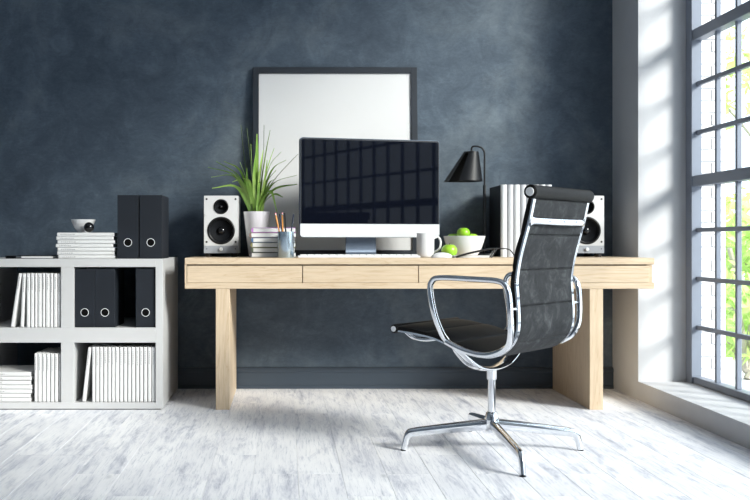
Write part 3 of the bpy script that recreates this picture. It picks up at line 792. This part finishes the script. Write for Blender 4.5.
# sling: rear skin flat, front quilted
L_ = [0]
for a, b in zip(fine, fine[1:]): L_.append(L_[-1]+(b-a).length)
tot = L_[-1]; nrib = 8
def sample(d):
    for i in range(len(L_)-1):
        if L_[i+1] >= d:
            f = (d-L_[i])/(L_[i+1]-L_[i]); p = fine[i].lerp(fine[i+1], f); break
    else: p = fine[-1].copy(); i = len(L_)-2
    a = fine[max(i-2,0)]; b = fine[min(i+3,len(fine)-1)]
    return p, (b-a).normalized()
def sling(front):
    bm = NB(); n = 320; hw = (HR+.0098 if front else HR-.0095); cols_ = [-1,-.97,-.9,-.6,0,.6,.9,.97,1]; rows = []
    for i in range(n+1):
        d = tot*i/n; p, t = sample(d); nn = sitter_n(t)
        ph = (d/tot*nrib) % 1.0
        q = abs(math.sin(PI*ph))
        row = []
        for c_ in cols_:
            e = (1-abs(c_)**8*.8)
            if front: off = .0085+(.012+.012*min(1,max(0,(p.z-.47)/.1)))*(q**.45)*e
            else: off = -.0035-.0070*(1-math.exp(-(min(ph,1-ph)/.030)**2))
            row.append(bm.verts.new(p+nn*off+Vector((c_*hw,0,0))))
        rows.append(row)
    for a, b in zip(rows, rows[1:]):
        for k in range(len(cols_)-1): bm.faces.new((a[k],a[k+1],b[k+1],b[k]))
    # edge skirt down to the mid-plane
    mid = []
    for i in range(n+1):
        d = tot*i/n; p, t = sample(d); ef = sitter_n(t)*(-.0025 if front else 0); mid.append((bm.verts.new(p+ef+Vector((-hw,0,0))), bm.verts.new(p+ef+Vector((hw,0,0)))))
    for i in range(n):
        bm.faces.new((rows[i][0],rows[i+1][0],mid[i+1][0],mid[i][0])); bm.faces.new((rows[i][-1],mid[i][1],mid[i+1][1],rows[i+1][-1]))
    return bm
obj('quilted_pad', sling(True), M_LEATHER, ch, True, 60)
obj('rear_cover', sling(False), M_LEATHERB, ch, True, 60)
def roll(y, z, r, hw, nm):
    T = Matrix.Translation((0,y,z))@Matrix.Rotation(PI/2,4,'Y')
    o = obj(nm, lathe(NB(), [(0,-hw),(r*.85,-hw),(r,-hw+.004),(r,hw-.004),(r*.85,hw),(0,hw)], 28, T), M_LEATHER, ch, True, 40)
    for s in (-1,1):
        obj('end_cap', lathe(NB(), [(0,0),(r*.62,0),(r*.60,.003),(0,.004)], 24, Matrix.Translation((s*hw,y,z))@Matrix.Rotation(s*PI/2,4,'Y')), M_SILVER, o, True, 40)
roll(-.290, 1.008, .0255, .251, 'head_roll'); roll(.302, .482, .0180, .245, 'front_roll')
# rear spreader between the rails near the top
bm = NB(); P = catmull([(-.226,-.278,.905),(-.205,-.286,.904),(-.15,-.294,.903),(0,-.300,.902),(.15,-.294,.903),(.205,-.286,.904),(.226,-.278,.905)], 6)
n = len(P); sc2 = [(1, 1+.9*(abs(i/(n-1)-.5)*2)**6) for i in range(n)]
obj('back_spreader', sweep(bm, P, ell(.0075,.0125,14), (0,1,0), sc2), M_CHROME, ch, True, 60)
# arms
ARM = [(.060,.452,.240),(.064,.480,.268),(.081,.551,.292),(.0975,.640,.297),(.0898,.6778,.297),(.0545,.6927,.297),(-.0739,.6914,.297),(-.1844,.6869,.297),(-.2182,.6699,.296),(-.2301,.6309,.294),(-.2340,.5667,.292),(-.2330,.5059,.286),(-.2163,.4582,.270),(-.1844,.4330,.256),(-.1350,.4130,.248),(-.086,.4085,.246),(-.030,.4160,.246),(.022,.4320,.246),(.058,.4470,.246)]
for s in (-1,1):
    P = catmull([(s*c_, a, b) for a, b, c_ in ARM], 8)
    o = obj('armrest', sweep(NB(), P, ell(.0125,.0105,14,.8), (1,0,0)), M_CHROME, ch, True, 60)
    obj('arm_bolt', lathe(NB(), [(0,-.026),(.006,-.026),(.006,.026),(0,.026)], 12, Matrix.Translation((s*.264,-.229,.585))@Matrix.Rotation(PI/2,4,'Y')), M_CHROME, ch, True, 40)
# under-seat spreaders and column
P = catmull([(-.230,.030,.425),(-.200,.022,.398),(-.15,.008,.358),(-.09,.0,.337),(0,0,.328),(.09,0,.335),(.15,.0,.353),(.20,-.005,.385),(.230,-.010,.415)], 6)
n = len(P); obj('under_seat_yoke', sweep(NB(), P, ell(.030,.010,16), (0,1,0), [(1-.55*(abs(i/(n-1)-.5)*2)**3, 1) for i in range(n)]), M_CHROME, ch, True, 60)
P = catmull([(-.226,.255,.470),(-.226,.215,.450),(-.18,.17,.446),(0,.16,.444),(.18,.17,.446),(.226,.215,.450),(.226,.255,.470)], 6)
obj('front_spreader', sweep(NB(), P, ell(.007,.007,10)), M_CHROME, ch, True, 60)
for s in (-1,1):
    obj('front_bracket', sweep(NB(), catmull([(s*.230,.235,.470),(s*.233,.205,.450),(s*.233,.160,.446),(s*.230,.115,.452)], 6), ell(.007,.006,10), (1,0,0)), M_CHROME, ch, True, 60)
obj('column', lathe(NB(), [(0,.10),(.0155,.10),(.0155,.285),(0,.285)], 24), M_CHROME, ch, True, 40)
obj('column_sleeve', lathe(NB(), [(0,.283),(.0185,.283),(.0195,.286),(.0195,.322),(.024,.330),(0,.330)], 24), M_CHROME, ch, True, 40)
obj('hub', lathe(NB(), [(0,.074),(.020,.074),(.027,.082),(.028,.128),(.022,.150),(.0165,.155),(0,.155)], 28), M_CHROME, ch, True, 40)
for wa, ln in ((180,.350),(0,.352),(272.5,.422),(92,.385)):
    a = math.radians(wa)-rz; u = Vector((math.cos(a), math.sin(a), 0)); sd = Vector((-math.sin(a), math.cos(a), 0))
    k = ln/.35
    P = catmull([u*(.012)+Vector((0,0,.105)), u*(.12*k)+Vector((0,0,.0945)), u*(.24*k)+Vector((0,0,.0815)), u*(.312*k)+Vector((0,0,.0730)), u*(.330*k)+Vector((0,0,.066)), u*(.339*k)+Vector((0,0,.048)), u*(.350*k)+Vector((0,0,.005))], 6)
    n = len(P); scl = [(1.2-.42*i/(n-1), 1.50-.72*i/(n-1)) for i in range(n)]
    lg = obj('base_leg', sweep(NB(), P, ell(.0130,.0150,14,.75), sd, scl), M_CHROME, ch, True, 60)
    obj('glide', lathe(NB(), [(0,.0002),(.011,.0002),(.012,.0025),(.009,.0048),(0,.0048)], 16, Matrix.Translation(u*(.351*k))), M_BLACK, lg, True, 40)

# ------------------------------------------------------------------ outside
g = obj('lawn', bx(XO+.02, 8.6, 8.2, 40, -.158, -.14), M_GRASS); struct(g)
M_REFLGROUND = mat('pale_reflector_grey', (.62,.62,.62), .8)
struct(obj('pale_reflector_ground', bx(XO+.02, 60, -40, 60, -.25, -.16), M_REFLGROUND))  # made-up pale ground, added to keep green out of the chrome reflections
def tree(name, label, loc, trunk_h, crown, nleaf, seed, lsz=.09):
    rr = random.Random(seed); t = thing(name, label, 'tree', loc, 0, 'garden greenery')
    bm = NB(); tube(bm, catmull([(0,0,0),(.03,.02,trunk_h*.5),(0,.04,trunk_h),(.05,.02,trunk_h+crown[2]*.8)], 5), .07 if trunk_h > .8 else .03, 8)
    for k in range(5):
        a = 2*PI*k/5+rr.random(); q = Vector((math.cos(a)*crown[0]*.7, math.sin(a)*crown[1]*.7, trunk_h+crown[2]*rr.uniform(.6,1.3)))
        tube(bm, catmull([(0,.03,trunk_h*.85), q*.5+Vector((0,0,trunk_h*.45)), q], 4), .022, 6)
    obj('trunk', bm, M_BARK, t, True)
    bm = NB()
    for k in range(nleaf):
        d = Vector((rr.gauss(0,1), rr.gauss(0,1), rr.gauss(0,1))).normalized()*rr.uniform(.35,1)**.5
        lump = .8+.25*math.sin(5*d.x+seed)*math.cos(4*d.z+seed)
        c = Vector((d.x*crown[0]*lump, d.y*crown[1]*lump, trunk_h+crown[2]+d.z*crown[2]*lump))
        u = Vector((rr.gauss(0,1), rr.gauss(0,1), rr.gauss(0,1))).normalized(); w = u.orthogonal().normalized(); s = lsz*rr.uniform(.6,1.3)
        bm.faces.new([bm.verts.new(c+u*s), bm.verts.new(c+w*s*.45), bm.verts.new(c-u*s), bm.verts.new(c-w*s*.45)])
    stuff(obj('foliage', bm, M_FOL, t))
tree('garden_shrub', 'bright green shrub low beside the window outside', (4.02, 8.2, -.158), .25, (.55,.55,.58), 700, 3, .075)
tree('garden_shrub', 'loose green bush on the lawn behind the low shrub', (6.6, 13.2, -.15), .4, (1.3,1.2,.75), 700, 5, .11)
tree('garden_tree', 'tall leafy garden tree outside beyond the window', (7.4, 14.6, -.15), 2.7, (1.5,1.5,.95), 420, 9, .13)
tree('garden_shrub', 'small leafy shrub closest to the window outside', (3.32, 6.85, -.158), .10, (.40,.40,.36), 450, 12, .06)
